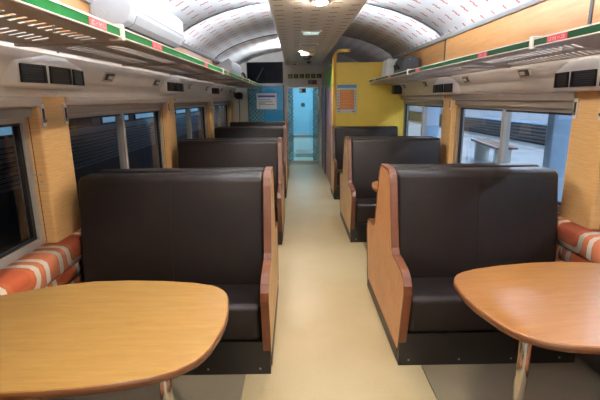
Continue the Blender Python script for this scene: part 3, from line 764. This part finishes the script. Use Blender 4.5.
MB().tube([(0.0, 0, 0.01), (0.0, 0.03, -0.2), (-0.02, 0.05, -0.8)], 0.008, 6).build('cable', 'hose_dark', vc)

# ------------------------------------------------------------------ split air conditioners on the cornice
def aircon(label):
    T = thing('air_conditioner', label, 'air conditioner', (XL + 0.062, 2.98, 1.965))
    L_ = 1.36
    pf = [(0.0, 0.0), (0.19, 0.008), (0.235, 0.035), (0.262, 0.085), (0.268, 0.12), (0.265, 0.235), (0.225, 0.285), (0.10, 0.225), (0.0, 0.165)]
    MB().prism(pf, 'y', 0, L_, False).build('body', 'white_plastic', T, bevel=0.008, seg=2)
    MB().prism([(0.268, 0.115), (0.274, 0.115), (0.270, 0.238), (0.264, 0.238)], 'y', 0.03, L_ - 0.03).build('front_panel', 'white_plastic', T)
    MB().prism([(0.150, 0.000), (0.196, 0.004), (0.194, 0.016), (0.148, 0.012)], 'y', 0.10, L_ - 0.08).build('outlet_slot', 'hose_dark', T)
    MB().prism([(0.200, 0.008), (0.240, 0.034), (0.264, 0.084), (0.258, 0.088), (0.234, 0.042), (0.196, 0.014)], 'y', 0.12, L_ - 0.10).build('outlet_flap', 'flap_grey', T)
    ring = [(0.07 + 0.028 * math.cos(2 * math.pi * k / 20), -0.001, 0.075 + 0.028 * math.sin(2 * math.pi * k / 20)) for k in range(17)]
    MB().tube(ring, 0.0025, 6).build('molded_mark', 'flap_grey', T)
    B(0.012, 0.02, -0.002, 0.001, 0.02, 0.15).build('end_seam', 'flap_grey', T)
    return T
ac = aircon('large white split air conditioner mounted over the rack, its end cap facing the camera')
ac2 = copy_tree(ac); ac2.location = (XL + 0.062, 7.45, 1.87); ac2['label'] = 'smaller looking white air conditioner at the far end of the rack, hoses behind it'
tr_ = tag(B(XL + 0.062, XL + 0.15, 2.78, 4.75, 1.80, 1.885).build('cable_trunking', 'white_trim', bevel=0.008), 'long white cable trunking lying below the air conditioner on the rack', 'trunking')
B(XL + 0.150, XL + 0.153, 2.80, 4.73, 1.84, 1.843).build('lid_seam', 'vent_grey', tr_)
pp = tag(MB().tube([(XL + 0.09, 7.43, 1.94), (XL + 0.12, 7.36, 1.96), (XL + 0.13, 7.28, 1.92), (XL + 0.12, 7.26, 1.84), (XL + 0.12, 7.0, 1.78), (XL + 0.12, 6.3, 1.768)], 0.016, 8).build('refrigerant_pipe', 'pipe_brown'), 'brown wrapped pipe curling out of the far air conditioner onto the rack', 'pipe')
for i, (dx, dz, mt, lb) in enumerate(((0.26, 0.0, 'white_plastic', 'white drain hose hanging behind the far air conditioner'), (0.31, -0.03, 'hose_dark', 'dark hose hanging beside the white drain hose near the bulkhead'))):
    tag(MB().tube([(XL + dx, 8.90, 2.02 + dz), (XL + dx + 0.03, 9.05, 2.04 + dz), (XL + dx + 0.06, 9.15, 1.95 + dz), (XL + dx + 0.02, 9.2, 1.86), (XL + dx + 0.05, 9.3, 1.775)], 0.02, 8).build('drain_hose', mt), lb, 'hose')

# boxes on the platform-side rack
wb = thing('storage_case', 'white plastic case standing on the rack end by the yellow wall', 'case', (1.36, 6.45, 1.745))
MB().prism([(-0.09, 0.0), (0.09, 0.0), (0.09, 0.28), (-0.065, 0.28)], 'y', -0.16, 0.16).build('body', 'case_white', wb, bevel=0.012)
B(-0.066, 0.092, -0.164, 0.164, 0.235, 0.247).build('lid_rim', 'white_trim', wb)
B(-0.03, 0.03, -0.03, 0.03, 0.28, 0.295).build('handle', 'vent_grey', wb)
bg = thing('bag', 'dark grey soft bag lying on the rack beside the white case', 'bag', (1.48, 5.95, 1.74))
MB().prism([(-0.10, 0.0), (0.10, 0.0), (0.12, 0.06), (0.11, 0.24), (0.06, 0.27), (-0.07, 0.27), (-0.11, 0.22), (-0.12, 0.07)], 'y', -0.24, 0.24).build('body', 'bag_dark', bg, bevel=0.03, seg=3)
MB().tube([(-0.118, -0.10, 0.12), (-0.15, -0.06, 0.17), (-0.15, 0.06, 0.17), (-0.118, 0.10, 0.12)], 0.010, 8).build('handle', 'hose_dark', bg)
MB().tube([(-0.02, -0.245, 0.23), (0.0, 0.0, 0.272), (-0.02, 0.245, 0.23)], 0.005, 6).build('zip', 'joint_light', bg)

# ------------------------------------------------------------------ benches
HALF = [(0.10, 1.066), (0.150, 1.04), (0.172, 1.00), (0.215, 0.86), (0.262, 0.69), (0.285, 0.62), (0.325, 0.588), (0.40, 0.585), (0.52, 0.572), (0.575, 0.552), (0.602, 0.515), (0.608, 0.47), (0.525, 0.085)]
def bench(s, x, yc, w, label, single=False, woodm='bench_wood', edgem='edge_wood', group='dining benches'):
    T = thing('dining_bench', label, 'bench', (x, yc, 0), group)
    th = 0.038
    xi = s * th                                # inner face of the end panel
    if not single:
        outl = [(-y, z) for y, z in reversed(HALF)] + HALF
    else:
        outl = [(-y, z) for y, z in reversed(HALF)] + [(0.03, 1.066), (0.03, 0.085)]
    ep = MB().prism(outl, 'x', 0, s * th).build('end_panel', woodm, T)
    # edge band following the outline
    n = len(outl); e = MB()
    for i in range(n):
        pm, p0, pn = Vector(outl[i - 1]), Vector(outl[i]), Vector(outl[(i + 1) % n])
        if i == 0: d = (pn - p0).normalized()
        elif i == n - 1: d = (p0 - pm).normalized()
        else: d = ((p0 - pm).normalized() + (pn - p0).normalized()).normalized()
        nr = Vector((-d.y, d.x))
        for off in (-0.006, 0.007):
            q = p0 + nr * off
            for xx in (-s * 0.003, s * (th + 0.003)): e.v.append((xx, q.x, q.y))
    for i in range(n - 1):
        a, b = i * 4, (i + 1) * 4
        for p_, q_ in ((0, 1), (1, 3), (3, 2), (2, 0)): e.f.append((a + p_, b + p_, b + q_, a + q_)); e.sm.append(False)
    e.f += [(0, 1, 3, 2), tuple((n - 1) * 4 + k for k in (0, 2, 3, 1))]; e.sm += [False, False]
    e.build('edge_band', edgem, ep)
    B(-s * 0.004, s * th, -0.50, 0.50 if not single else 0.03, 0.022, 0.085).build('kick_strip', 'edge_wood_dark' if False else 'duct_dark', T)
    yb = 0.545 if not single else 0.03
    pl = B(s * 0.002, s * w, -0.545, yb, 0, 0.20).build('plinth', 'black_plinth', T)
    for d in ((-1, 1) if not single else (-1,)):
        for xs in (0.06, 0.35, 0.65, 0.93):
            if xs < w: B(s * xs - 0.005, s * xs + 0.005, d * 0.543, d * 0.548, 0.03, 0.04).build('screw', 'screw_metal', pl)
        B(s * (th + 0.006), s * w, d * 0.20, d * 0.555, 0.20, 0.42).build('seat', 'leather', T, bevel=0.04, seg=4)
        wm = (th + 0.006 + w) / 2
        prof = [(d * 0.022, 0.36), (d * 0.275, 0.36), (d * 0.262, 0.60), (d * 0.185, 1.044), (d * 0.15, 1.064), (d * 0.022, 1.064)]
        br = MB().prism(prof, 'x', s * (th + 0.006), s * w).build('backrest', 'leather', T, bevel=0.022, seg=4)
        MB().tube([(s * wm, d * 0.06, 1.0635), (s * wm, d * 0.145, 1.0635), (s * wm, d * 0.178, 1.045), (s * wm, d * 0.1895, 1.02), (s * wm, d * 0.2615, 0.60), (s * wm, d * 0.274, 0.42)], 0.0022, 6).build('seam', 'leather', br)
    return T
XBL, XBR, WB = -0.152, 0.572, 1.125
g = 'dining benches along the dark train windows'
bench(-1, XBL, 2.68, WB, 'dark brown leather double bench right behind the honey-lit table', group=g)
bench(-1, XBL, 4.88, WB, 'dark brown double bench between the first aisle-side bench and the third, pale end panel', group=g, edgem='edge_wood_dark')['label'] = 'dark brown double bench in the air conditioner row, second from the honey-lit table'
bench(-1, XBL, 7.06, WB, 'dark brown double bench in the air conditioner row, third from the honey-lit table', group=g, edgem='edge_wood_dark')
bench(-1, XBL, 8.74, WB, 'dark brown single bench below the paper notice, last before the glazed partition', True, group=g, edgem='edge_wood_dark')
g = 'dining benches along the platform windows'
bench(1, XBR, 2.74, 1.02, 'dark brown leather double bench with orange-lit wood end panel beside the orange-lit table', group=g, woodm='bench_wood_warm_light')
bench(1, XBR, 4.92, 1.02, 'dark brown double bench between the yellow wall bench and the orange-lit panelled one', group=g, edgem='edge_wood_dark')
bench(1, XBR, 6.93, 1.02, 'dark brown single bench with its back to the yellow partition', True, group=g, edgem='edge_wood_dark')

# ------------------------------------------------------------------ tables
def table(s, loc, rot, label, top_mat, edge_mat, hw=0.372):
    T = thing('dining_table', label, 'table', loc, 'dining tables'); T.rotation_euler = (0, 0, rot)
    # half outline from the aisle end to the wall: rounded tip, bulging long sides
    FAR = [(0.004, 0.06), (0.010, 0.12), (0.021, 0.19), (0.034, 0.236), (0.052, 0.268), (0.078, 0.297), (0.115, 0.321), (0.192, 0.350), (0.331, 0.374), (0.49, 0.385),
           (0.646, 0.38), (0.782, 0.345), (0.885, 0.296), (0.983, 0.246), (1.055, 0.206)]
    NEAR = [(0.004, 0.02), (0.011, 0.08), (0.026, 0.166), (0.040, 0.206), (0.059, 0.240), (0.107, 0.287), (0.172, 0.320), (0.276, 0.348), (0.355, 0.362), (0.46, 0.374), (0.568, 0.38),
            (0.70, 0.372), (0.80, 0.345), (0.90, 0.298), (1.0, 0.24), (1.055, 0.20)]
    k_ = hw / 0.382
    poly = [(u_, -h_ * k_) for u_, h_ in NEAR] + [(u_, h_ * k_) for u_, h_ in reversed(FAR)]
    poly = [(s * x_, y_) for x_, y_ in poly]
    MB().prism(poly, 'z', 0.684, 0.712).build('tabletop', top_mat, T, bevel=0.003, seg=1)
    # edge band
    cx = sum(p[0] for p in poly) / len(poly); e = MB(); n = len(poly)
    for p in poly:
        for z in (0.6855, 0.7095):
            e.v.append((p[0], p[1], z))
    for i, p in enumerate(poly):
        pm, pn = Vector(poly[i - 1]), Vector(poly[(i + 1) % n]); d = (pn - pm).normalized(); nr = Vector((d.y, -d.x))
        if nr.dot(Vector((p[0] - cx, p[1]))) < 0: nr = -nr
        for z in (0.6855, 0.7095): e.v.append((p[0] + nr.x * 0.0025, p[1] + nr.y * 0.0025, z))
    for i in range(n):
        j = (i + 1) % n; a, b, A, B_ = 2 * i, 2 * j, 2 * n + 2 * i, 2 * n + 2 * j
        e.f += [(A, B_, B_ + 1, A + 1), (a, A, A + 1, a + 1) if False else (a, b, B_, A), (a + 1, A + 1, B_ + 1, b + 1)]; e.sm += [True, False, False]
    e.build('edge_band', edge_mat, T)
    for x in (0.24, 0.74):
        lg = MB().tube([(s * x, 0, 0.022), (s * x, 0, 0.672)], 0.024, 18).build('leg', 'chrome', T)
        MB().lathe([(0.075, 0), (0.075, 0.008), (0.03, 0.022)], (s * x, 0, 0), 20).build('foot_plate', 'chrome', lg)
        MB().lathe([(0.03, 0.655), (0.06, 0.672), (0.06, 0.684)], (s * x, 0, 0), 18).build('mount', 'chrome', lg)
    return T
table(-1, (-0.262, 1.435, 0), 0.0, 'honey-lit wooden table with two chrome legs below the air conditioner', 'table_honey_light', 'table_edge', 0.380)
table(1, (0.684, 1.538, 0), math.radians(6), 'orange-lit wooden table with chrome legs beside the platform window', 'table_warm_light', 'table_edge')
table(1, (0.70, 3.83, 0), 0.0, 'orange-lit table corner showing between the two double benches on the platform side', 'table_warm_light', 'table_edge')

# ------------------------------------------------------------------ outside: dark train on one side
def dark_train():
    T = thing('train', 'dark ribbed railway carriage standing outside the night-side windows', 'train', (-4.0, 6.0, -0.9))
    xf = -4.0; ya, yb = -1.0, 34.0
    rel('body', MB().box(xf - 2.4, xf - 0.012, ya, yb, -0.3, 2.6), 'train_dark', T)
    for k in range(9):
        z = 0.28 + k * 0.066
        rel('rib', MB().prism([(xf - 0.012, z), (xf + 0.012, z + 0.012), (xf + 0.012, z + 0.036), (xf - 0.012, z + 0.05)], 'y', ya, yb), 'train_ribbed', T)
    rel('smooth_band', B(xf - 0.012, xf + 0.004, ya, yb, 0.88, 1.0), 'train_band', T)
    y = ya + 0.6; k = 0
    while y < yb - 1.6:
        f = rel('window', MB().box(xf - 0.012, xf + 0.008, y, y + 1.5, 1.03, 1.9), 'black_rubber', T)
        B(xf + 0.006, xf + 0.012, y + 0.05, y + 1.45, 1.05, 1.86).build('pane', 'train_window_glow' if (k % 3 != 1 or y > 12) else 'panel_black', f, off=T.location)  # far panes all glow, standing in for bluish reflections
        y += 1.9; k += 1
    rel('skirt', B(xf - 2.2, xf - 0.05, ya, yb, -0.75, -0.3), 'train_skirt', T)
    for yy in (2.0, 4.2, 18.0, 20.2):
        w_ = MB().lathe([(0.42, -0.06), (0.42, 0.06), (0.34, 0.07)], n=20).build('wheel', 'train_skirt', T)
        w_.matrix_local = Matrix.Translation((-0.25, yy - 6.0, -0.48 + 0.9)) @ Matrix.Rotation(math.pi / 2, 4, 'Y')
    for dy, h in ((0, .10), (.06, .10), (.12, .06), (.18, .10), (.24, .10)):
        rel('lettering', B(xf + 0.010, xf + 0.014, 5.05 + dy * 2, 5.05 + dy * 2 + 0.07, 0.72, 0.72 + h), 'train_text', T)
    return T
dark_train()

# platform side
pf = struct(B(XR + 0.35, 7.2, -6, 40, -0.9, 0.0).build('platform', 'platform_floor'))
B(XR + 0.35, XR + 0.75, -6, 40, 0.0, 0.004).build('edge_line', 'platform_edge', pf)
B(6.8, 7.2, -6, 40, 0.0, 0.004).build('edge_line', 'platform_edge', pf)
struct(B(-9, 12, -8, 42, -1.1, -0.92).build('ground', 'ground_dark'))
rf = struct(B(XR + 1.0, 7.6, -6, 40, 3.9, 4.0).build('platform_roof', 'concrete'))
def lit_train():
    T = thing('train', 'silver carriage with grey ribbed flank across the bright platform', 'train', (7.6, 14, -0.9))
    xf = 7.6; ya, yb = 2.0, 38.0
    rel('body', B(xf + 0.012, xf + 2.6, ya, yb, -0.25, 2.7), 'train_silver', T)
    rel('ribbed_flank', B(xf, xf + 0.012, ya, yb, 0.03, 0.62), 'train_skirt', T)
    for k in range(5): rel('rib', B(xf - 0.02, xf, ya, yb, 0.08 + k * 0.11, 0.12 + k * 0.11), 'rib_grey', T)
    rel('blue_band', B(xf - 0.004, xf + 0.012, ya, yb, 0.64, 0.70), 'column_blue', T)
    y = ya + 0.5
    while y < yb - 1.5:
        f = rel('window', B(xf - 0.006, xf + 0.012, y, y + 1.55, 1.0, 1.75), 'black_rubber', T)
        B(xf - 0.010, xf - 0.005, y + 0.05, y + 1.5, 1.05, 1.7).build('pane', 'panel_black', f, off=T.location)
        y += 2.0
    rel('skirt', B(xf + 0.1, xf + 2.4, ya, yb, -0.8, -0.25), 'train_skirt', T)
    for yy in (5.0, 7.2, 30.0, 32.2):
        w_ = MB().lathe([(0.42, -0.06), (0.42, 0.06), (0.34, 0.07)], n=20).build('wheel', 'train_skirt', T)
        w_.matrix_local = Matrix.Translation((0.25, yy - 14, 0.42)) @ Matrix.Rotation(math.pi / 2, 4, 'Y')
lit_train()
for i, y in enumerate((5.0, 11.5, 18.0)):
    c = thing('platform_column', ['pale blue column with a white plate right beside the large platform window', 'pale blue column seen through the window by the yellow wall', 'small far blue platform column'][i], 'column', (3.10 if i == 0 else 3.6, y, 0), 'platform columns')
    B(-0.17, 0.17, -0.07, 0.07, 0, 3.9).build('shaft', 'column_blue', c, bevel=0.015)
    B(-0.21, 0.21, -0.11, 0.11, 0, 0.12).build('base', 'concrete', c)
    B(-0.13, 0.13, -0.077, -0.068, 1.24, 1.34).build('plate', 'column_plate', c)
def pbench(loc, label, n=1.5):
    T = thing('platform_bench', label, 'bench', loc); T.rotation_euler = (0, 0, math.radians(-8))
    for k in range(3): B(-0.22 + k * 0.15, -0.09 + k * 0.15, -n / 2, n / 2, 0.44, 0.48).build('slat', 'bench_brown', T)
    for y in (-n / 2 + 0.2, n / 2 - 0.3): B(-0.16, 0.16, y, y + 0.12, 0, 0.44).build('pedestal', 'bench_leg_white', T)
    B(-0.03, 0.03, -n / 2 + 0.1, n / 2 - 0.1, 0.36, 0.44).build('beam', 'concrete', T)
pbench((4.45, 9.75, 0), 'brown slatted bench with pale pedestals standing on the lit platform', 2.0)
for i in range(8):
    L0 = tag(B(5.5, 5.62, -4.5 + i * 4.5, -2.1 + i * 4.5, 3.80, 3.86).build('platform_lamp', 'platform_lamp'), 'long cool white tube lamp under the platform roof', 'lamp', 'platform roof lamps')
    B(5.46, 5.66, -4.55 + i * 4.5, -2.05 + i * 4.5, 3.86, 3.905).build('fitting', 'white_trim', L0)
